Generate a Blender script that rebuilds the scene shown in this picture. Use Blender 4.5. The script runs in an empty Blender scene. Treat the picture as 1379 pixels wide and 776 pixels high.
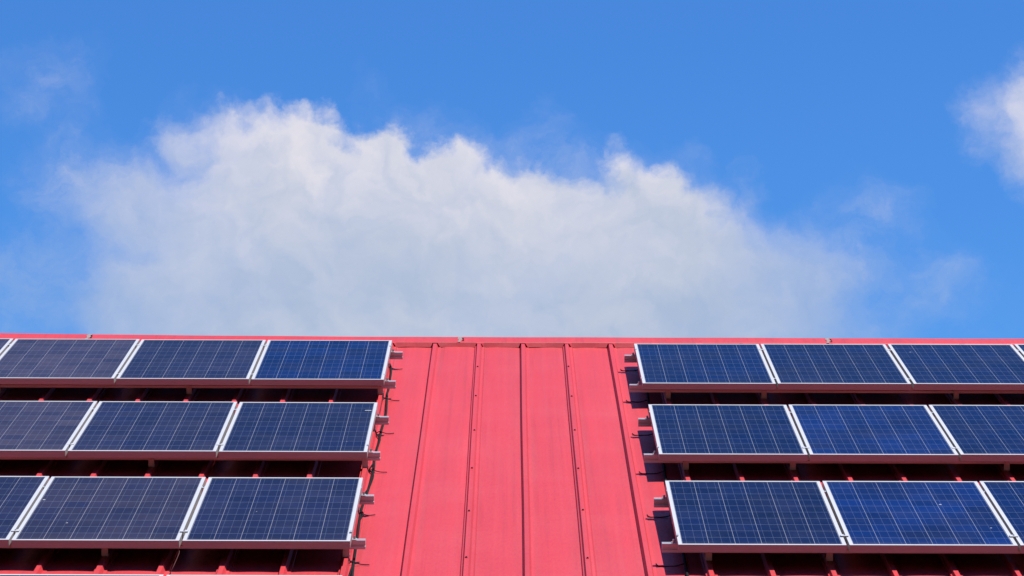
import bpy, bmesh, math, random
from mathutils import Matrix, Vector
random.seed(11)
R = math.radians
sc = bpy.context.scene
C = sc.collection

# ------------------------------------------------------------------ frames
TH = R(20)                                   # pitch of the roof
ORG = Vector((0, 0, 7.2))
MROOF = Matrix.Translation(ORG) @ Matrix.Rotation(TH, 4, 'X')   # roof frame: X along ridge, Y up the slope, Z normal
PAN = -0.185                                 # roof pan below the panel plane
RIBH = 0.035
RIB0, RIBP = 1.050, 0.361
RIDGE_Y = 0.925
EAVE_Y = -8.7
XL, XR = -7.4, 9.4
RAILTOP = -0.048
def bow(x): return 0.0003 * (x - 0.97) ** 2

# ------------------------------------------------------------------ nodes
def nt_new(name):
    m = bpy.data.materials.new(name); m.use_nodes = True
    nt = m.node_tree; nt.nodes.clear()
    out = nt.nodes.new('ShaderNodeOutputMaterial')
    b = nt.nodes.new('ShaderNodeBsdfPrincipled')
    nt.links.new(b.outputs[0], out.inputs[0])
    return m, nt, b
class N:
    def __init__(s, nt): s.nt = nt
    def set(s, sock, v):
        if isinstance(v, bpy.types.NodeSocket): s.nt.links.new(v, sock)
        elif v is not None: sock.default_value = v
    def m(s, op, a, b=None, c=None, clamp=False):
        n = s.nt.nodes.new('ShaderNodeMath'); n.operation = op; n.use_clamp = clamp
        s.set(n.inputs[0], a); s.set(n.inputs[1], b)
        if c is not None: s.set(n.inputs[2], c)
        return n.outputs[0]
    def v(s, op, a, b=None, out=0):
        n = s.nt.nodes.new('ShaderNodeVectorMath'); n.operation = op
        s.set(n.inputs[0], a)
        if b is not None: s.set(n.inputs[1], b)
        return n.outputs['Value'] if out == 'v' else n.outputs[0]
    def xyz(s, a):
        n = s.nt.nodes.new('ShaderNodeSeparateXYZ'); s.set(n.inputs[0], a); return n.outputs
    def comb(s, x, y, z=0.0):
        n = s.nt.nodes.new('ShaderNodeCombineXYZ')
        s.set(n.inputs[0], x); s.set(n.inputs[1], y); s.set(n.inputs[2], z); return n.outputs[0]
    def noise(s, vec, scale, detail=4, rough=.5, col=False, dist=0.0):
        n = s.nt.nodes.new('ShaderNodeTexNoise'); s.set(n.inputs['Vector'], vec)
        n.inputs['Scale'].default_value = scale; n.inputs['Detail'].default_value = detail
        n.inputs['Roughness'].default_value = rough; n.inputs['Distortion'].default_value = dist
        return n.outputs[1] if col else n.outputs[0]
    def white(s, vec):
        n = s.nt.nodes.new('ShaderNodeTexWhiteNoise'); s.set(n.inputs['Vector'], vec); return n.outputs[0]
    def mix(s, f, a, b, bt='MIX'):
        n = s.nt.nodes.new('ShaderNodeMix'); n.data_type = 'RGBA'; n.blend_type = bt
        s.set(n.inputs[0], f)
        s.set(n.inputs[6], a if isinstance(a, bpy.types.NodeSocket) else (*a, 1))
        s.set(n.inputs[7], b if isinstance(b, bpy.types.NodeSocket) else (*b, 1))
        return n.outputs[2]
    def rng(s, x, a, b, c=0.0, d=1.0, smooth=False):
        n = s.nt.nodes.new('ShaderNodeMapRange'); n.clamp = True
        if smooth: n.interpolation_type = 'SMOOTHSTEP'
        s.set(n.inputs[0], x)
        for i, q in enumerate((a, b, c, d)): s.set(n.inputs[i + 1], q)
        return n.outputs[0]
    def coord(s, kind='Object'):
        return s.nt.nodes.new('ShaderNodeTexCoord').outputs[kind]
    def bump(s, h, strength, dist, b):
        n = s.nt.nodes.new('ShaderNodeBump'); n.inputs['Strength'].default_value = strength
        n.inputs['Distance'].default_value = dist; s.set(n.inputs['Height'], h)
        s.nt.links.new(n.outputs[0], b.inputs['Normal'])

# ------------------------------------------------------------------ materials
def mat_roof():
    m, nt, b = nt_new('red_painted_steel'); n = N(nt); co = n.coord()
    x, y, z = n.xyz(co)[:3]
    streak = n.noise(n.v('MULTIPLY', co, (9, .35, 9)), 1, 5, .6)
    blot = n.noise(co, 1.3, 5, .6)
    fine = n.noise(n.v('MULTIPLY', co, (60, 18, 60)), 1, 3, .6)
    pan = n.m('FLOOR', n.m('DIVIDE', n.m('SUBTRACT', x, RIB0), RIBP))
    sheet = n.white(n.comb(n.m('FLOOR', n.m('MULTIPLY', n.m('ADD', pan, 101.), .5)), 2., 5.))
    c = n.mix(sheet, (0.445, 0.0285, 0.0335), (0.415, 0.0275, 0.0325))
    c = n.mix(n.m('MULTIPLY', n.rng(streak, .42, .68), .42), c, (0.3086, 0.0296, 0.0358))
    wash = n.noise(n.v('MULTIPLY', co, (26, .22, 26)), 1, 4, .6)
    c = n.mix(n.m('MULTIPLY', n.rng(wash, .52, .72), .14), c, (0.4074, 0.0741, 0.0802))
    c = n.mix(n.m('MULTIPLY', n.rng(wash, .46, .30), .28), c, (0.2222, 0.0216, 0.0247))
    c = n.mix(n.m('MULTIPLY', n.rng(blot, .45, .75), .35), c, (0.4321, 0.0556, 0.0617))
    c = n.mix(n.m('MULTIPLY', n.rng(fine, .55, .8), .18), c, (0.2778, 0.0185, 0.0216))
    # dust that settles beside each rib
    k = n.m('FRACT', n.m('ADD', n.m('DIVIDE', n.m('SUBTRACT', x, RIB0 + .05), RIBP), 100.))
    d = n.rng(k, 0.0, .10, 1., 0.)
    c = n.mix(n.m('MULTIPLY', d, n.rng(streak, .3, .6, .05, .22)), c, (0.2469, 0.0617, 0.0556))
    sp = n.rng(n.noise(co, 55, 2, .5), .79, .81)
    c = n.mix(n.m('MULTIPLY', sp, .7), c, (0.0988, 0.0185, 0.0185))
    nt.links.new(c, b.inputs['Base Color'])
    nt.links.new(n.rng(fine, .3, .7, .42, .56), b.inputs['Roughness'])
    b.inputs['Specular IOR Level'].default_value = .42
    n.bump(n.m('ADD', n.noise(n.v('MULTIPLY', co, (40, 40, 40)), 1, 2, .5), n.m('MULTIPLY', n.noise(n.v('MULTIPLY', co, (5, 1.2, 5)), 1, 2), 4.)), .16, .002, b)
    return m
def mat_cells():
    m, nt, b = nt_new('polycrystalline_cells'); n = N(nt); co = n.coord()
    x, y, z = n.xyz(co)[:3]
    cw, ch = PW_IN / 6, PL_IN / 10
    ux = n.m('DIVIDE', n.m('ADD', x, PW_IN / 2), cw); uy = n.m('DIVIDE', n.m('ADD', y, PL_IN / 2), ch)
    fx = n.m('FRACT', ux); fy = n.m('FRACT', uy)
    ix = n.m('FLOOR', ux); iy = n.m('FLOOR', uy)
    oi = nt.nodes.new('ShaderNodeObjectInfo')
    at = nt.nodes.new('ShaderNodeAttribute'); at.attribute_type = 'OBJECT'; at.attribute_name = 'cell_tone'
    bt = nt.nodes.new('ShaderNodeAttribute'); bt.attribute_type = 'OBJECT'; bt.attribute_name = 'cell_blue'
    rnd = n.white(n.comb(ix, iy, oi.outputs['Random']))
    rnd2 = n.white(n.comb(iy, ix, n.m('ADD', oi.outputs['Random'], 3.)))
    # crystals inside each wafer
    vo = nt.nodes.new('ShaderNodeTexVoronoi'); vo.inputs['Scale'].default_value = 60
    nt.links.new(n.v('ADD', co, n.comb(n.m('MULTIPLY', rnd, 9.), n.m('MULTIPLY', rnd2, 9.), 0.)), vo.inputs['Vector'])
    grain = n.xyz(vo.outputs['Color'])[0]
    dark = n.mix(rnd, (0.0011, 0.0031, 0.0136), (0.0025, 0.0056, 0.0272))
    c = n.mix(n.m('MULTIPLY', bt.outputs['Fac'], n.rng(rnd2, 0, 1, .45, 1.)), dark, (0.0025, 0.0173, 0.1049))
    c = n.mix(n.m('MULTIPLY', at.outputs['Fac'], n.rng(rnd2, 0, 1, .5, 1.)), c, (0.0480, 0.0360, 0.0440))
    c = n.mix(n.m('MULTIPLY', grain, .35), c, n.mix(.5, c, (0.0093, 0.0259, 0.1049)))
    # slow drift of tone over one panel
    c = n.mix(n.m('MULTIPLY', n.rng(n.noise(n.v('ADD', co, n.comb(n.m('MULTIPLY', oi.outputs['Random'], 40.), 0., 0.)), 1.6, 2), .4, .65), .35), c, (0.0086, 0.0086, 0.0185))
    # three busbars on each cell and its fingers
    def line(f, p, w): return n.m('LESS_THAN', n.m('ABSOLUTE', n.m('SUBTRACT', f, p)), w)
    wb = .0010 / cw
    bus = n.m('MAXIMUM', line(fx, 1/6, wb), n.m('MAXIMUM', line(fx, .5, wb), line(fx, 5/6, wb)))
    c = n.mix(n.m('MULTIPLY', bus, .17), c, (0.2593, 0.3086, 0.4198))
    ex = n.m('MINIMUM', fx, n.m('SUBTRACT', 1., fx)); ey = n.m('MINIMUM', fy, n.m('SUBTRACT', 1., fy))
    gx = n.m('LESS_THAN', ex, .0012 / cw); gy = n.m('LESS_THAN', ey, .0021 / ch)
    c = n.mix(n.m('MULTIPLY', gy, .27), c, (0.2778, 0.3333, 0.4321))
    c = n.mix(n.m('MULTIPLY', gx, .42), c, (0.4630, 0.4630, 0.4815))
    # dust and a few bird marks
    dust = n.noise(n.v('ADD', co, n.comb(0., n.m('MULTIPLY', oi.outputs['Random'], 30.), 0.)), 3.2, 6, .65)
    c = n.mix(n.rng(dust, .45, .8, .0, .035), c, (0.2593, 0.2346, 0.2222))
    lo = n.rng(y, -PL_IN / 2, -PL_IN / 2 + .07, .10, 0.)
    c = n.mix(n.m('MULTIPLY', lo, n.rng(dust, .3, .6)), c, (0.2469, 0.2222, 0.2037))
    sp = n.rng(n.noise(n.v('ADD', co, n.comb(n.m('MULTIPLY', oi.outputs['Random'], 77.), 5., 0.)), 17, 1, .5), .835, .85)
    c = n.mix(n.m('MULTIPLY', sp, .6), c, (0.4321, 0.4321, 0.4198))
    nt.links.new(c, b.inputs['Base Color'])
    nt.links.new(n.rng(dust, .3, .8, .10, .22), b.inputs['Roughness'])
    b.inputs['IOR'].default_value = 1.11
    return m
def mat_alu(name, base=(.80, .81, .83), metal=.55, rough=.38, along=(2, 60, 200), side_shade=0.):
    m, nt, b = nt_new(name); n = N(nt); co = n.coord()
    g = n.noise(n.v('MULTIPLY', co, along), 1, 5, .65)
    d = n.noise(co, 7, 5, .65)
    c = n.mix(n.rng(g, .3, .7), base, tuple(q * .84 for q in base))
    c = n.mix(n.rng(d, .5, .8, 0, .35), c, (.42, .36, .33))
    if side_shade:     # shade painted as a streaked brown tint on the profile's upright walls
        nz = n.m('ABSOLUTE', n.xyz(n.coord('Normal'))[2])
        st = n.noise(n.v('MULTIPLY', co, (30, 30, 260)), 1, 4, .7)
        c = n.mix(n.m('MULTIPLY', n.rng(nz, .5, .6, 1., 0.), n.rng(st, .3, .7, side_shade * .7, side_shade)), c, (.13, .085, .07))
    nt.links.new(c, b.inputs['Base Color'])
    nt.links.new(n.rng(g, .3, .7, rough - .06, rough + .12), b.inputs['Roughness'])
    b.inputs['Metallic'].default_value = metal
    n.bump(g, .15, .001, b)
    return m
def mat_plain(name, col, rough=.6, metal=0., var=.25, scale=8):
    m, nt, b = nt_new(name); n = N(nt); co = n.coord()
    d = n.noise(co, scale, 5, .6)
    c = n.mix(n.rng(d, .3, .7), col, tuple(q * (1 - var) for q in col))
    nt.links.new(c, b.inputs['Base Color'])
    b.inputs['Roughness'].default_value = rough; b.inputs['Metallic'].default_value = metal
    b.inputs['Specular IOR Level'].default_value = .2
    return m
PW, PL, PT, LIP = 0.9925, 1.65, 0.046, 0.022
PW_IN, PL_IN = PW - 2 * LIP - .006, PL - 2 * LIP - .012
M = dict(roof=mat_roof(), cells=mat_cells(), frame=mat_alu('anodised_frame', (.51, .515, .52), .22, .40, side_shade=.58),
         rail=mat_alu('aluminium_rail', (.52, .52, .55), .35, .36, (2, 90, 90)),
         foot=mat_alu('aluminium_bracket', (.42, .42, .44), .4, .42, (60, 60, 5)),
         steel=mat_plain('steel_bolt', (.42, .40, .40), .35, .9),
         black=mat_plain('black_cable_sheath', (.003, .003, .003), .8),
         screw=mat_plain('dark_screw', (.10, .03, .03), .5, .4),
         seal=mat_plain('pale_sealant', (.30, .23, .21), .7, 0, .5, 60),
         wall=mat_plain('cream_wall', (.62, .58, .50), .8, 0, .12, 2),
         back=mat_plain('dark_backsheet', (.03, .03, .032), .7),
         conc=mat_plain('concrete_slab', (.10, .10, .10), .9, 0, .3, 1.5),
         ground=mat_plain('dry_grass_ground', (.06, .08, .03), .95, 0, .5, .6))

# ------------------------------------------------------------------ mesh helpers
def box(bm, x0, x1, y0, y1, z0, z1):
    v = [bm.verts.new((x, y, z)) for z in (z0, z1) for x, y in ((x0, y0), (x1, y0), (x1, y1), (x0, y1))]
    for f in ((3, 2, 1, 0), (4, 5, 6, 7), (0, 1, 5, 4), (1, 2, 6, 5), (2, 3, 7, 6), (3, 0, 4, 7)):
        bm.faces.new([v[i] for i in f])
def extrude_x(bm, prof, x0, x1):
    a = [bm.verts.new((x0, y, z)) for y, z in prof]; b = [bm.verts.new((x1, y, z)) for y, z in prof]
    k = len(prof)
    for i in range(k): bm.faces.new((a[i], a[(i + 1) % k], b[(i + 1) % k], b[i]))
    bm.faces.new(a[::-1]); bm.faces.new(b)
def cyl(bm, c, r, h, seg=10, axis='Z'):
    ax = {'Z': (Vector((1, 0, 0)), Vector((0, 1, 0)), Vector((0, 0, 1))), 'Y': (Vector((1, 0, 0)), Vector((0, 0, 1)), Vector((0, -1, 0)))}[axis]
    c = Vector(c)
    lo = []; hi = []
    for i in range(seg):
        a = 2 * math.pi * i / seg; p = c + ax[0] * math.cos(a) * r + ax[1] * math.sin(a) * r
        lo.append(bm.verts.new(p)); hi.append(bm.verts.new(p + ax[2] * h))
    for i in range(seg): bm.faces.new((lo[i], lo[(i + 1) % seg], hi[(i + 1) % seg], hi[i]))
    bm.faces.new(lo[::-1]); bm.faces.new(hi)
def catmull(pts, n=8):
    P = [Vector(p) for p in pts]; P = [2 * P[0] - P[1]] + P + [2 * P[-1] - P[-2]]
    o = []
    for i in range(1, len(P) - 2):
        for k in range(n):
            t = k / n
            o.append(.5 * ((2 * P[i]) + (P[i + 1] - P[i - 1]) * t + (2 * P[i - 1] - 5 * P[i] + 4 * P[i + 1] - P[i + 2]) * t * t + (3 * P[i] - P[i - 1] - 3 * P[i + 1] + P[i + 2]) * t ** 3))
    o.append(P[-2]); return o
def tube(bm, pts, r, seg=8, smooth=True, n=8):
    P = catmull(pts, n) if smooth else [Vector(p) for p in pts]
    rings = []
    for i, p in enumerate(P):
        d = (P[min(i + 1, len(P) - 1)] - P[max(i - 1, 0)]).normalized()
        s = d.cross(Vector((0, 0, 1)))
        s = s.normalized() if s.length > 1e-4 else Vector((1, 0, 0))
        u = s.cross(d)
        rings.append([bm.verts.new(p + (s * math.cos(a) + u * math.sin(a)) * r) for a in [2 * math.pi * j / seg for j in range(seg)]])
    for a, b in zip(rings, rings[1:]):
        for j in range(seg): bm.faces.new((a[j], a[(j + 1) % seg], b[(j + 1) % seg], b[j]))
    bm.faces.new(rings[0][::-1]); bm.faces.new(rings[-1])
def obj(name, bm, mat, parent=None, smooth=False, bevel=0):
    bmesh.ops.recalc_face_normals(bm, faces=bm.faces)
    if bevel:
        bmesh.ops.bevel(bm, geom=[e for e in bm.edges if e.calc_face_angle(0) > .6], offset=bevel, segments=1, affect='EDGES')
    me = bpy.data.meshes.new(name); bm.to_mesh(me); bm.free()
    me.materials.append(mat)
    if smooth:
        for p in me.polygons: p.use_smooth = True
    o = bpy.data.objects.new(name, me); C.objects.link(o)
    if parent: o.parent = parent
    return o
def thing(name, label, cat, mw, group=None):
    o = bpy.data.objects.new(name, None); C.objects.link(o); o.matrix_world = mw
    o.empty_display_size = .2
    tag(o, label, cat, group); return o
def tag(o, label, cat, group=None):
    o['label'] = label; o['category'] = cat
    if group: o['group'] = group
def structure(o): o['kind'] = 'structure'; return o
def copy_tree(o, parent=None):
    c = o.copy(); C.objects.link(c)
    if parent: c.parent = parent
    for ch in list(o.children): copy_tree(ch, c)
    return c
def at(x, y, z=0.): return MROOF @ Matrix.Translation((x, y, z + bow(x)))

# ------------------------------------------------------------------ building
bld = thing('red_roofed_building', 'long building with a red ribbed metal roof carrying both solar arrays', 'building', Matrix.Translation((1, -3, 0)))
def roof_pts(k):
    """cross-section of one rib (offsets from its centre) : plain for even ribs, lapped for odd"""
    if k % 2 == 0:
        return [(-.026, 0), (-.0135, RIBH), (.0135, RIBH), (.026, .004), (.046, .0035), (.049, 0)]
    return [(-.036, 0), (-.031, .014), (-.0235, .0155), (-.0145, RIBH), (.0135, RIBH), (.025, .008), (.041, .007), (.045, .0005), (.052, .003), (.055, 0)]
def roof_sheet(front=True):
    bm = bmesh.new()
    xs = []
    k0 = math.ceil((XL - RIB0) / RIBP); k1 = math.floor((XR - RIB0) / RIBP)
    for k in range(k0, k1 + 1):
        c = RIB0 + k * RIBP
        pr = roof_pts(k); nx = roof_pts(k + 1)
        for dx, z in pr: xs.append((c + dx, z, 0))
        a = c + pr[-1][0]; b_ = c + RIBP + nx[0][0]
        if k < k1:
            for i in range(1, 8):
                t = i / 8; xs.append((a + (b_ - a) * t, .0035 * math.sin(math.pi * t) ** .8, 1))
    ny = 46
    rows = []
    ph = {}
    for j in range(ny + 1):
        Y = RIDGE_Y + (EAVE_Y - RIDGE_Y) * j / ny
        row = []
        for x, z, pan in xs:
            kk = math.floor((x - RIB0) / RIBP)
            if kk not in ph: ph[kk] = (random.uniform(0, 6), random.uniform(.6, 1.3), random.uniform(0, 6))
            p = ph[kk]
            wv = .0016 * math.sin(Y * 2.3 * p[1] + p[0]) + .0009 * math.sin(Y * 5.1 + p[2]) if pan else 0
            jit = .0012 * math.sin(Y * 1.1 + p[0])
            row.append(bm.verts.new((x + jit, Y, PAN + z + wv + bow(x))))
        rows.append(row)
    for a, b in zip(rows, rows[1:]):
        for i in range(len(a) - 1): bm.faces.new((a[i], b[i], b[i + 1], a[i + 1]))
    return bm
def flip_normals_up(o):
    me = o.data
    b = bmesh.new(); b.from_mesh(me); b.normal_update()
    if sum(f.normal.z for f in b.faces) < 0: bmesh.ops.reverse_faces(b, faces=b.faces)
    b.to_mesh(me); b.free()
roof = obj('roof', roof_sheet(), M['roof']); flip_normals_up(roof)
roof.parent = bld; roof.matrix_world = MROOF
# give the sheet a real thickness
so = roof.modifiers.new('thickness', 'SOLIDIFY'); so.thickness = .0008; so.offset = -1
# back slope: the same sheet turned about the ridge
RID = MROOF @ Vector((0, RIDGE_Y, PAN))
backm = Matrix.Translation((2.0, 2 * RID.y, 0)) @ Matrix.Rotation(math.pi, 4, 'Z') @ MROOF
rb = bpy.data.objects.new('rear_roof', roof.data); C.objects.link(rb); rb.parent = bld; rb.matrix_world = backm
rb.modifiers.new('thickness', 'SOLIDIFY').thickness = .0008

# screws on the lapped ribs of the bare strip
def screw_mesh():
    bm = bmesh.new(); cyl(bm, (0, 0, 0), .0085, .002, 10); cyl(bm, (0, 0, .002), .0055, .006, 6); return bm
s0 = None
for k in (-1, 1):
    for Y in (-.30, -1.50, -2.74, -3.97, -5.19, -6.42, -7.6):
        x = RIB0 + k * RIBP + random.uniform(-.003, .003)
        if s0 is None: s0 = obj('screw', screw_mesh(), M['screw']); s = s0
        else: s = s0.copy(); C.objects.link(s)
        s.parent = roof; s.matrix_parent_inverse = Matrix.Identity(4)
        s.location = (x, Y + random.uniform(-.02, .02), PAN + RIBH + bow(x) + .0005)

# ridge caps
LIPY = .732
def capbow(x):
    d = x - .96
    return .0011 * d * d if d < 0 else .0001 * d * d
def ridge_cap(x0, x1, lift):
    bm = bmesh.new()
    brk = {x0: 0., x1: 0.}
    def bottom(x):
        k = round((x - RIB0) / RIBP); c = RIB0 + k * RIBP; d = x - c
        z = PAN + .0035 + .0025 * math.sin(x * 7.3) + .0015 * math.sin(x * 23)
        if -.034 < d < -.020: z += (RIBH) * (d + .034) / .014
        elif -.020 <= d <= .020: z += RIBH
        elif .020 < d < .042: z += RIBH * (1 - (d - .020) / .022)
        return z + bow(x)
    xs = {x0, x1}
    k0 = math.floor((x0 - RIB0) / RIBP) - 1
    for k in range(k0, k0 + 60):
        c = RIB0 + k * RIBP
        for d in (-.034, -.020, .020, .042, .12, .2, .27):
            if x0 < c + d < x1: xs.add(c + d)
    xs = sorted(xs)
    rings = []
    top = PAN + RIBH + .006 + lift
    for x in xs:
        cb = capbow(x); T = top + cb + .0008 * math.sin(x * 5)
        dn = math.sin(TH * 2); cs = math.cos(TH * 2)
        pr = [(LIPY - .026, bottom(x)), (LIPY, T - .004), (LIPY + .006, T), (LIPY + .09, T + .005), (RIDGE_Y - .012, T + .010)]
        # over the ridge and down the far side
        ry, rz = RIDGE_Y, T + .010
        pr += [(ry + .008, rz - .003), (ry + .018, rz - .013)]
        pr += [(ry + .018 + .36 * cs, rz - .013 - .36 * dn), (ry + .018 + .36 * cs - .03 * dn, rz - .013 - .36 * dn - .03 * cs)]
        rings.append([bm.verts.new((x, y, z)) for y, z in pr])
    for a, b in zip(rings, rings[1:]):
        for i in range(len(a) - 1): bm.faces.new((a[i], b[i], b[i + 1], a[i + 1]))
    o = obj('ridge_cap', bm, M['roof']); flip_normals_up(o)
    o.parent = bld; o.matrix_world = MROOF
    m = o.modifiers.new('thickness', 'SOLIDIFY'); m.thickness = .0008; m.offset = -1
    return o
joints = [-5.6, -2.54, .53, 3.57, 6.6]
edges = [XL] + joints + [XR]
caps = [ridge_cap(edges[i] - (.03 if i else 0), edges[i + 1], .0012 * (i % 2)) for i in range(len(edges) - 1)]
for i, j in enumerate(joints):
    # smear of sealant over the lap of two caps
    bm = bmesh.new(); T = PAN + RIBH + .0085 + capbow(j)
    pts = [(-.022, .01), (.004, .0), (.010, .10), (.028, .19), (.012, .30), (.03, .372), (-.014, .374), (-.020, .25), (-.006, .14)]
    lo = [bm.verts.new((j + x * .9, LIPY + y * .46, T - .001 + .0095 * min(1, y / .37))) for x, y in pts]
    hi = [bm.verts.new((v.co.x, v.co.y, v.co.z + .002)) for v in lo]
    bm.faces.new(lo[::-1]); bm.faces.new(hi)
    for q in range(len(lo)): bm.faces.new((lo[q], lo[(q + 1) % len(lo)], hi[(q + 1) % len(lo)], hi[q]))
    s = obj('sealant', bm, M['seal']); s.parent = caps[i + 1]
    for dx, dy in ((.014, .11), (.016, .05)):
        r = s0.copy(); C.objects.link(r); r.name = 'rivet'; r.parent = caps[i + 1]; r.location = (j + dx + .012, LIPY + dy, T + .003 + dy * .03)
# walls, gables, eave gutter
eave = MROOF @ Vector((0, EAVE_Y, PAN)); yb = 2 * RID.y - eave.y
y0, y1 = eave.y + .55, yb - .55
rz = lambda y: RID.z - abs(y - RID.y) * math.tan(TH) - .12
bm = bmesh.new()
prof = [(y0, 0.), (y1, 0.), (y1, rz(y1)), (RID.y, rz(RID.y)), (y0, rz(y0))]
a = [bm.verts.new((XL + .4, y, z)) for y, z in prof]; b = [bm.verts.new((XR - .4, y, z)) for y, z in prof]
for i in range(5): bm.faces.new((a[i], a[(i + 1) % 5], b[(i + 1) % 5], b[i]))
bm.faces.new(a[::-1]); bm.faces.new(b)
w = obj('wall', bm, M['wall']); w.parent = bld; w.matrix_world = Matrix.Identity(4)
bm = bmesh.new(); extrude_x(bm, [(eave.y - .10, eave.z - .17), (eave.y - .10, eave.z - .03), (eave.y - .09, eave.z - .03), (eave.y - .09, eave.z - .16), (eave.y + .03, eave.z - .16), (eave.y + .03, eave.z - .06), (eave.y + .04, eave.z - .06), (eave.y + .04, eave.z - .17)], XL, XR)
g = obj('gutter', bm, M['wall']); g.parent = bld; g.matrix_world = Matrix.Identity(4)

# ------------------------------------------------------------------ solar panels
def ring(bm, x0, x1, y0, y1, w, z0, z1):
    """rectangular ring of width w between z0 and z1"""
    o = [(x0, y0), (x1, y0), (x1, y1), (x0, y1)]; i = [(x0 + w, y0 + w), (x1 - w, y0 + w), (x1 - w, y1 - w), (x0 + w, y1 - w)]
    V = [[bm.verts.new((x, y, z)) for x, y in q] for q, z in ((o, z0), (o, z1), (i, z1), (i, z0))]
    for r_ in range(4):
        A, B = V[r_], V[(r_ + 1) % 4]
        for k in range(4): bm.faces.new((A[k], A[(k + 1) % 4], B[(k + 1) % 4], B[k]))
def make_panel():
    t = bpy.data.objects.new('solar_panel', None); C.objects.link(t); t.empty_display_size = .2
    bm = bmesh.new(); hx, hy = PW / 2, PL / 2      # local origin: middle of the frame's underside
    ring(bm, -hx, hx, -hy, hy, .0025, .001, PT - .0025)
    ring(bm, -hx, hx, -hy, hy, LIP, PT - .0025, PT)
    ring(bm, -hx, hx, -hy, hy, .028, 0, .001)
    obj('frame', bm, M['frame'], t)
    bm = bmesh.new(); box(bm, -hx + .003, hx - .003, -hy + .003, hy - .003, PT - .0065, PT - .0027)
    sc_ = obj('solar_cells', bm, M['cells'], t)
    sc_.data.materials.append(M['back'])
    for f in sc_.data.polygons:
        if f.normal.z < -.5: f.material_index = 1
    bm = bmesh.new(); box(bm, -.06, .06, hy - .22, hy - .12, PT - .035, PT - .0072)
    obj('junction_box', bm, M['black'], t)
    return t
proto = make_panel()
PITCH = 1.01
UL = [0, -.011, -.001, 0]; UR = [-.008, 0, .001, 0]
VL = [-.023, .020, .003, .018]; VR = [.018, -.010, -.008, .02]
TILT = [.002, -.0035, -.0097, -.0097]
ROWP, GAPX, DV = 2.4698, 1.9418, .0692
rowname = ['top', 'second', 'third', 'lowest']
ordn = ['first', 'second', 'third', 'fourth', 'fifth']
tone = {('L', 0, 0): (0, .55), ('L', 0, 1): (.38, 0), ('L', 0, 2): (1., 0), ('L', 0, 3): (.9, 0),
        ('L', 1, 0): (.22, .05), ('L', 1, 1): (.36, .05), ('L', 1, 2): (.9, 0), ('L', 2, 0): (.28, .15), ('L', 2, 1): (.62, .0), ('L', 2, 2): (.36, .1),
        ('R', 0, 0): (0, .30), ('R', 0, 1): (.05, .12), ('R', 0, 2): (.05, .18), ('R', 0, 3): (0, .3),
        ('R', 1, 0): (.02, .16), ('R', 1, 1): (0, .75), ('R', 1, 2): (0, .30), ('R', 2, 0): (.05, .14), ('R', 2, 1): (0, .80), ('R', 2, 2): (0, .40)}
look = {('L', 0, 0): 'clear blue panel', ('L', 0, 2): 'greyish violet panel', ('L', 0, 3): 'greyish panel',
        ('L', 1, 2): 'dull violet panel', ('L', 2, 1): 'dark mottled panel', ('R', 1, 1): 'bright blue panel', ('R', 2, 1): 'vivid blue panel',
        ('L', 1, 0): 'blue panel with pale sticker'}
first = True
for side in 'LR':
    for r in range(4):
        ncol = 5 if r == 0 else 4
        for n_ in range(ncol):
            t = proto if first else copy_tree(proto); first = False
            w = n_ * PITCH + PW / 2
            if side == 'L': x = UL[r] - w; V = r * ROWP + VL[r]
            else: x = GAPX + UR[r] + w; V = r * ROWP + DV + VR[r]
            tl = TILT[r] / 1.65 + random.uniform(-.0006, .0006)
            t.matrix_world = at(x + random.uniform(-.0015, .0015), -(V + PL / 2) + random.uniform(-.002, .002), -PT + 0.0) @ Matrix.Rotation(-tl, 4, 'X') @ Matrix.Rotation(random.uniform(-.0006, .0006), 4, 'Z')
            L = look.get((side, r, n_), 'dark blue panel')
            arr = 'left' if side == 'L' else 'right'
            pos = 'beside the bare red strip' if n_ == 0 else '%s from the bare red strip' % ordn[n_]
            tag(t, '%s %s, %s row of %s array' % (L, pos, rowname[r], arr), 'solar panel', 'solar panels mounted in rows on the red roof')
            if (side, r, n_) == ('L', 1, 0):      # the pale strip near its upper corner
                bm = bmesh.new(); box(bm, .418, .464, .545, .560, PT - .0026, PT - .0018)
                k_ = obj('sticker', bm, mat_plain('pale_sticker', (.42, .42, .40), .5), t)
            tn = tone.get((side, r, n_), (random.uniform(0, .15), random.uniform(.05, .25)))
            for ch in t.children:
                if ch.name.startswith('solar_cells'):
                    ch['cell_tone'] = float(tn[0]); ch['cell_blue'] = float(tn[1])

# ------------------------------------------------------------------ rails with feet and clamps
RH, RW = .055, .040
def rail_profile():
    h, w = RH, RW / 2
    # front face (negative Y) has a groove, top has a slot
    return [(-w, -h), (-w, -h + .018), (-w + .007, -h + .021), (-w + .007, -h + .029), (-w, -h + .032), (-w, 0), (-.006, 0), (-.006, -.010), (.006, -.010), (.006, 0),
            (w, 0), (w, -h + .032), (w - .007, -h + .029), (w - .007, -h + .021), (w, -h + .018), (w, -h), (.008, -h), (.008, -h + .008), (-.008, -h + .008), (-.008, -h)]
def foot_mesh():
    bm = bmesh.new()       # origin: rail bottom centre; plate in front of the rail, flange on the rib
    zb = (PAN + RIBH + .001) - (RAILTOP - RH)
    extrude_x(bm, [(-RW / 2 - .006, .024), (-RW / 2 - .001, .024), (-RW / 2 - .001, zb + .006), (.03, zb + .006), (.03, zb), (-RW / 2 - .006, zb)], -.020, .020)
    return bm, zb
def foot_bolt(zb):
    bm = bmesh.new(); cyl(bm, (0, -RW / 2 - .006, .010), .009, .007, 6, 'Y'); return bm
def foot_screw(zb):
    bm = bmesh.new(); cyl(bm, (0, .008, zb + .006), .008, .008, 6); return bm
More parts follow.
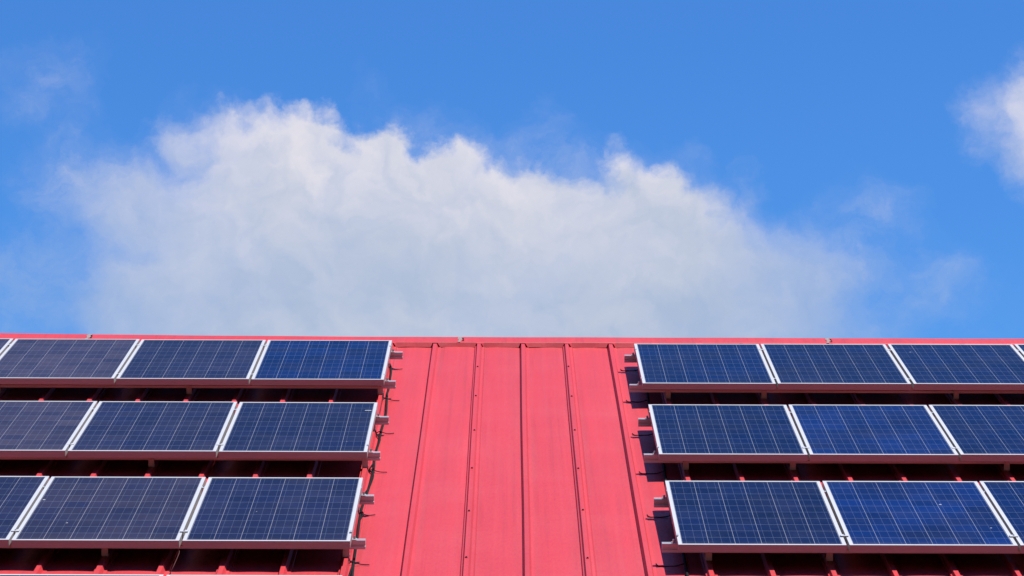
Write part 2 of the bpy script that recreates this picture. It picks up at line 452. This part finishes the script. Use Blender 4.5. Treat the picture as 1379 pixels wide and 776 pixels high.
def end_clamp_mesh(s):
    """s=+1: clamp holds a panel that lies on its -X side"""
    bm = bmesh.new(); d = .022
    z1 = PT + .003
    pr = [(-.010, z1 + .003), (.004, z1 + .003), (.004, .004), (.030, .004), (.030, 0), (.001, 0), (.001, z1), (-.010, z1)]
    a = [bm.verts.new((s * x, -d, z)) for x, z in pr]; b = [bm.verts.new((s * x, d, z)) for x, z in pr]
    for i in range(8): bm.faces.new((a[i], a[(i + 1) % 8], b[(i + 1) % 8], b[i]))
    bm.faces.new(a[::-1]); bm.faces.new(b); return bm
def mid_clamp_mesh():
    bm = bmesh.new(); z1 = PT + .002
    box(bm, -.024, .024, -.020, .020, z1, z1 + .0035)
    box(bm, -.011, -.008, -.020, .020, .001, z1); box(bm, .008, .011, -.020, .020, .001, z1)
    return bm
def bolt_mesh(z, r=.007, h=.006):
    bm = bmesh.new(); cyl(bm, (0, 0, z), r, h, 6); return bm
fm, zb = foot_mesh()
foot0 = obj('mounting_foot', fm, M['foot']); fb = obj('bolt', foot_bolt(zb), M['steel'], foot0); obj('screw', foot_screw(zb), M['steel'], foot0)
ecL = obj('end_clamp', end_clamp_mesh(1), M['foot']); b1 = obj('bolt', bolt_mesh(.004, .008, .018), M['steel'], ecL); b1.location.x = .018
ecR = obj('end_clamp', end_clamp_mesh(-1), M['foot']); b2 = obj('bolt', bolt_mesh(.004, .008, .018), M['steel'], ecR); b2.location.x = -.018
mc0 = obj('mid_clamp', mid_clamp_mesh(), M['frame']); obj('bolt', bolt_mesh(PT + .0055, .006, .004), M['steel'], mc0)
used = set()
def child(src, parent, loc, rz=0.):
    if src.name not in used: o = src; used.add(src.name); o.parent = parent
    else: o = copy_tree(src, parent)
    o.location = loc; o.rotation_euler = (0, 0, rz); return o
srcs = dict(foot=foot0, ecL=ecL, ecR=ecR, mc=mc0)
for side in 'LR':
    arr = 'left' if side == 'L' else 'right'
    for r in range(4):
        ncol = 5 if r == 0 else 4
        for q, (vv, which) in enumerate(((.25, 'upper'), (1.44, 'lower'))):
            V = r * ROWP + vv + (VL[r] if side == 'L' else DV + VR[r])
            e0 = UL[r] if side == 'L' else GAPX + UR[r]
            s = -1 if side == 'L' else 1
            out = .088 + random.uniform(-.008, .008)
            xa, xb = e0 - s * out, e0 + s * (ncol * PITCH + .06)
            zt = RAILTOP - .0015 - TILT[r] * .5 * (-1 if q == 0 else 1) * .7
            t = thing('mounting_rail', 'grey aluminium rail under the %s edge of the %s row in the %s array' % (which, rowname[r], arr),
                      'rail', at(e0, -V, zt), 'aluminium rails under the solar panels')
            bm = bmesh.new(); extrude_x(bm, rail_profile(), min(xa, xb) - e0, max(xa, xb) - e0)
            obj('channel', bm, M['rail'], t)
            child(srcs['ecL' if side == 'L' else 'ecR'], t, (0, 0, 0))
            for n_ in range(1, ncol): child(srcs['mc'], t, (s * (n_ * PITCH - .00875), 0, 0))
            ks = (-3, -7, -11, -15) if side == 'L' else (3, 5, 9, 13, 17)
            for k in ks:
                fx = RIB0 + k * RIBP - e0
                if min(xa, xb) < fx + e0 < max(xa, xb): child(srcs['foot'], t, (fx, 0, -RH - bow(0) * 0 - .0))

# ------------------------------------------------------------------ cables with ties
CZ = PAN + .014
def cable(name, label, pts, r, tie_y, side):
    t = thing(name, label, 'cable', at(pts[0][0], pts[0][1], PAN))
    inv = t.matrix_world.inverted()
    o = bmesh.new(); tube(o, pts, r, 10); c = obj('sheath', o, M['black'], t, True)
    c.matrix_parent_inverse = Matrix.Identity(4); c.matrix_world = MROOF
    for k, y in enumerate(tie_y):
        bm = bmesh.new()
        if side == 'L':
            x = near(pts, y)
            tube(bm, [(RIB0 - 3 * RIBP + .018, y + .03, PAN + .034), (x - .03, y - .01, PAN + .02), (x - .008, y - .005, PAN + .028), (x + .012, y, PAN + .020), (x + .05, y + .004, PAN + .010), (x + .095, y + .012 * (-1) ** k, PAN + .012)], .0030, 6)
        else:
            tube(bm, [(RIB0 + 2 * RIBP + .050, y + .05, PAN + .008), (RIB0 + 2 * RIBP + .056, y + .02, PAN + .006), (RIB0 + 2 * RIBP + .068, y, PAN + .0055), (1.86, y - .002, PAN + .0055), (1.93, y + .002, PAN + .006), (1.99, y, PAN + .022)], .0036, 6)
        q = obj('cable_tie', bm, M['black'], t, True); q.matrix_parent_inverse = Matrix.Identity(4); q.matrix_world = MROOF
    return t
def near(pts, y):
    for a, b in zip(pts, pts[1:]):
        if a[1] >= y >= b[1]:
            k = (a[1] - y) / (a[1] - b[1] + 1e-9); return a[0] + (b[0] - a[0]) * k
    return pts[-1][0]
CABL = [(-0.1, 0.298, -0.17), (-0.053, 0.008, -0.17), (-0.012, -0.119, -0.17), (0.007, -0.4, -0.17), (0.013, -0.767, -0.17), (0.016, -1.151, -0.17), (0.014, -1.354, -0.17), (0.033, -2.022, -0.17), (0.029, -2.395, -0.17), (0.023, -2.757, -0.17), (0.023, -3.05, -0.17), (0.016, -3.327, -0.17), (0.016, -3.636, -0.17), (0.023, -3.868, -0.17), (0.02, -4.252, -0.17), (0.013, -4.579, -0.17), (0.0, -4.939, -0.17), (-0.004, -5.245, -0.17), (0.004, -5.717, -0.17), (0.011, -6.222, -0.17), (0.015, -6.492, -0.17), (0.022, -6.771, -0.17), (0.036, -7.175, -0.17)]
CABT = [(-0.041, -0.427, -0.165), (-0.029, -0.883, -0.165), (-0.014, -1.379, -0.165), (-0.016, -1.746, -0.165), (-0.015, -2.047, -0.165), (-0.024, -2.341, -0.165), (-0.029, -2.602, -0.165), (0.002, -2.831, -0.165), (0.029, -2.981, -0.165), (0.021, -3.277, -0.165), (0.022, -3.658, -0.165), (-0.002, -3.937, -0.165), (0.031, -4.117, -0.165), (0.021, -4.449, -0.165), (-0.01, -4.729, -0.165), (-0.018, -5.063, -0.165), (0.013, -5.226, -0.165), (-0.003, -5.465, -0.165), (0.007, -5.871, -0.165), (0.016, -6.242, -0.165), (0.016, -6.422, -0.165), (0.007, -6.687, -0.165), (0.005, -6.893, -0.165)]
ty = (-.30, -1.54, -2.74, -3.98, -5.23, -6.48)
cable('black_cable', 'black cable tied along the red rib beside the left array', CABL, .0085, ty, 'L')
t = cable('thin_cable', 'thin grey lead winding beside the thick black cable of the left array', CABT, .0048, (), 'L')
cable('shaded_cable', 'black cable with ties in the shade beside the right array', [(1.99 + .006 * math.sin(q), .2 - q * .45, CZ) for q in range(18)], .0095, ty, 'R')
# hanging wire below the third row of the left array
def wire_obj():
    pts = [(-1.008, -6.616, -0.06), (-1.01, -6.646, -0.075), (-1.03, -6.734, -0.12), (-1.053, -6.769, -0.165), (-1.057, -6.815, -0.18)]
    t = thing('dangling_wire', 'thin reddish wire hanging below the seam of two panels, third row, left array', 'wire', at(*pts[0]))
    bm = bmesh.new(); tube(bm, pts, .0022, 5)
    q = obj('strand', bm, mat_plain('reddish_wire', (.10, .03, .03), .6), t, True); q.matrix_world = MROOF
wire_obj()

# ------------------------------------------------------------------ ground
bm = bmesh.new()
v = [bm.verts.new((x, y, 0)) for x, y in ((-3000, -3000), (3000, -3000), (3000, 3000), (-3000, 3000))]; bm.faces.new(v)
structure(obj('ground', bm, M['ground']))
bm = bmesh.new(); box(bm, XL - 6, XR + 6, y0 - 14, y1 + 6, -.1, .12)
structure(obj('pavement', bm, M['conc']))

# unseen wooded terrain added behind the camera to darken the gaps under the panels
from mathutils import noise as mn
bm = bmesh.new(); rings = []
for i in range(14):
    t = i / 13; rad = 130 + 420 * t; row = []
    for j in range(121):
        a_ = R(130 + 280 * j / 120)              # the whole side behind and beside the camera
        x, y = rad * math.cos(a_), -20 + rad * math.sin(a_)
        h = 150 * math.sin(min(1, t * 1.35) * math.pi / 2) ** .8 * (.75 + .5 * mn.noise(Vector((x / 120, y / 120, 0))))
        h *= min(1, j / 14, (120 - j) / 14) ** .7
        h += 5 * mn.noise(Vector((x / 14, y / 14, 3))) * (t > 0)
        row.append(bm.verts.new((x, y, max(h, 0) - .3)))
    rings.append(row)
for A_, B_ in zip(rings, rings[1:]):
    for j in range(120): bm.faces.new((A_[j], A_[j + 1], B_[j + 1], B_[j]))
hl = obj('light_blocking_hills', bm, mat_plain('blocker_slope', (.03, .042, .014), .95, 0, .6, .08), None, True); structure(hl)
# ------------------------------------------------------------------ light
S = Vector((.427, .22, 1.0)); Sw = (Matrix.Rotation(TH, 3, 'X') @ S).normalized()
sun = bpy.data.lights.new('sun', 'SUN'); sun.energy = 5.0; sun.angle = R(.53); sun.color = (1, .965, .92)
so_ = bpy.data.objects.new('sun', sun); C.objects.link(so_); so_.location = (10, -5, 30)
so_.rotation_euler = Sw.to_track_quat('Z', 'Y').to_euler()
el = math.asin(Sw.z); az = math.atan2(Sw.x, Sw.y)

# ------------------------------------------------------------------ sky
F = 4217.95
CAMP = TH - .163463          # camera elevation
w = bpy.data.worlds.new('World'); sc.world = w; w.use_nodes = True
nt = w.node_tree; nt.nodes.clear(); n = N(nt)
out = nt.nodes.new('ShaderNodeOutputWorld'); bg = nt.nodes.new('ShaderNodeBackground'); nt.links.new(bg.outputs[0], out.inputs[0])
sky = nt.nodes.new('ShaderNodeTexSky'); sky.sky_type = 'NISHITA'; sky.sun_disc = False
sky.sun_elevation = el; sky.sun_rotation = az; sky.altitude = 0
sky.air_density = 1.0; sky.dust_density = .7; sky.ozone_density = 3.5
d = n.coord('Generated'); dx, dy, dz = n.xyz(n.v('NORMALIZE', d))[:3]
azim = n.m('ARCTAN2', dx, dy); elev = n.m('ARCSINE', dz)
# bearing and height of the cloud, in thousandths of a radian x 4.218
U = n.m('ADD', n.m('MULTIPLY', azim, F * .985 / 1000), .6895)
Vv = n.m('SUBTRACT', .388, n.m('MULTIPLY', n.m('SUBTRACT', elev, CAMP), F / 1000))
P0 = n.comb(U, Vv, 0.)
def fbm(vec, sc_, det, rg): return n.noise(vec, sc_, det, rg, True)
w1 = n.v('SUBTRACT', fbm(P0, 5.0, 3, .5), (.5, .5, .5)); w2 = n.v('SUBTRACT', fbm(P0, 15, 9, .62), (.5, .5, .5))
P = n.v('ADD', P0, n.v('ADD', n.v('MULTIPLY', w1, (.13, .11, 0)), n.v('MULTIPLY', w2, (.085, .085, 0))))
def field(bl, k=.30):
    acc = None
    for cx, cy, rx, ry, *o in bl:
        q = n.v('MULTIPLY', n.v('SUBTRACT', P, (cx / 1000, cy / 1000, 0)), (1000 / rx, 1000 / ry, 0))
        f = n.m('SUBTRACT', 1., n.v('LENGTH', q, out='v'))
        f = n.m('MULTIPLY', f, min(rx, ry) / 100)
        acc = f if acc is None else n.m('SMOOTH_MAX', acc, f, k)
    return acc
solid = field([(620, 540, 450, 330), (392, 272, 125, 116), (325, 205, 60, 62), (300, 320, 150, 115), (190, 300, 105, 85), (245, 205, 36, 36), (510, 270, 100, 100), (600, 265, 90, 80), (695, 318, 122, 90),
               (790, 332, 105, 76), (838, 228, 26, 52), (872, 262, 48, 60), (915, 325, 85, 78), (985, 390, 110, 105), (1008, 325, 26, 66), (1060, 410, 130, 110), (1120, 450, 100, 75), (1165, 445, 38, 46), (250, 440, 200, 125),
               (1440, 190, 100, 95), (1418, 145, 48, 60), (1428, 260, 50, 80)])
faint = field([(620, 480, 560, 330), (310, 200, 110, 75), (60, 130, 85, 55), (40, 400, 120, 90), (110, 260, 100, 90), (1180, 300, 80, 58), (1262, 400, 70, 70), (1290, 436, 110, 45), (1120, 390, 130, 80), (490, 140, 40, 22)])
ns = fbm(n.v('ADD', P0, n.v('MULTIPLY', w2, (.06, .06, 0))), 8, 10, .62); nsx, nsy, nsz = n.xyz(ns)[:3]
soft = n.rng(U, .92, 1.15, .17, .60)          # the right flank thins out
soft = n.m('MAXIMUM', soft, n.rng(U, .36, .12, .17, .55))
dens = n.rng(n.m('ADD', solid, n.m('MULTIPLY', n.m('SUBTRACT', nsx, .50), n.m('ADD', .55, n.m('MULTIPLY', soft, 1.6)))), n.m('MULTIPLY', soft, -.55), n.m('MULTIPLY', soft, 1.5), 0., 1., True)
dens = n.m('MULTIPLY', dens, n.m('MULTIPLY', n.rng(n.noise(P, 6, 6, .6), .3, .6, .84, .97), n.m('MULTIPLY', n.rng(U, .08, .40, .58, 1.), n.m('MAXIMUM', n.rng(U, .93, 1.14, 1., .50), n.rng(U, 1.2, 1.3, 0., .95)))))
fib = n.noise(n.v('MULTIPLY', n.v('ADD', P0, n.v('MULTIPLY', w2, (.12, .12, 0))), (9, 17, 1)), 1, 9, .68)
fd = n.m('MULTIPLY', n.rng(fib, .36, .66, .09, .40), n.rng(n.m('ADD', faint, n.m('MULTIPLY', n.m('SUBTRACT', nsy, .5), 1.3)), -.15, .9, 0., 1., True), .26)
alpha = n.m('SUBTRACT', 1., n.m('MULTIPLY', n.m('SUBTRACT', 1., dens), n.m('SUBTRACT', 1., fd)))
# light and dark billows: relief of the noise seen from the sun's side
def lump(off): return n.noise(n.v('ADD', n.v('ADD', P, (3.1, 1.7, 0)), off), 7.5, 8, .52)
rel = n.m('MULTIPLY', n.m('SUBTRACT', lump((0., 0., 0.)), lump((.012, -.016, 0.))), 5.5)
bil2 = n.noise(n.v('ADD', P0, (7.7, 2.2, 0)), 3.4, 3, .5)
lo = n.rng(Vv, .17, .41, 1., -.12)
rim = n.rng(solid, .3, 1.5, 1., 0., True)
Lq = n.m('ADD', n.m('ADD', n.m('MULTIPLY', lo, .55), n.m('MULTIPLY', n.m('MULTIPLY', rim, lo), .35)), n.m('ADD', n.m('MULTIPLY', rel, n.rng(Vv, .22, .36, .62, .30)), n.m('MULTIPLY', n.m('SUBTRACT', bil2, .5), .8)))
Lq = n.m('ADD', n.m('MULTIPLY', Lq, .80), .24, clamp=True)
ccol = n.v('MULTIPLY', n.mix(Lq, (.43, .52, .68), (.78, .76, .82)), (1 / .105, 1 / .105, 1 / .105))
tint = n.v('MULTIPLY', sky.outputs[0], (.37, .84, 1.46))
final = n.mix(alpha, tint, ccol)
nt.links.new(final, bg.inputs[0]); bg.inputs[1].default_value = .0648
w.cycles.sampling_method = 'MANUAL'; w.cycles.sample_map_resolution = 512

# ------------------------------------------------------------------ camera
cam = bpy.data.cameras.new('camera'); co_ = bpy.data.objects.new('camera', cam); C.objects.link(co_)
cam.sensor_width = 36; cam.sensor_fit = 'HORIZONTAL'; cam.lens = F / 1379 * 36
cam.clip_start = .1; cam.clip_end = 12000
pi_, ya, ro = .1634631, .000708301, .003284706
fw = Vector((math.sin(ya) * math.cos(pi_), math.cos(ya) * math.cos(pi_), -math.sin(pi_)))
rt = Vector((math.cos(ya), -math.sin(ya), 0)); up = rt.cross(fw)
r2 = math.cos(ro) * rt + math.sin(ro) * up; u2 = -math.sin(ro) * rt + math.cos(ro) * up
mm = Matrix((r2, u2, -fw)).transposed().to_4x4(); mm.translation = Vector((.94188, -24.64623, 4.496256))
co_.matrix_world = MROOF @ mm
sc.camera = co_

sc.render.engine = 'CYCLES'
sc.view_settings.view_transform = 'Standard'; sc.view_settings.look = 'None'; sc.view_settings.gamma = 1
sc.view_settings.exposure = .70
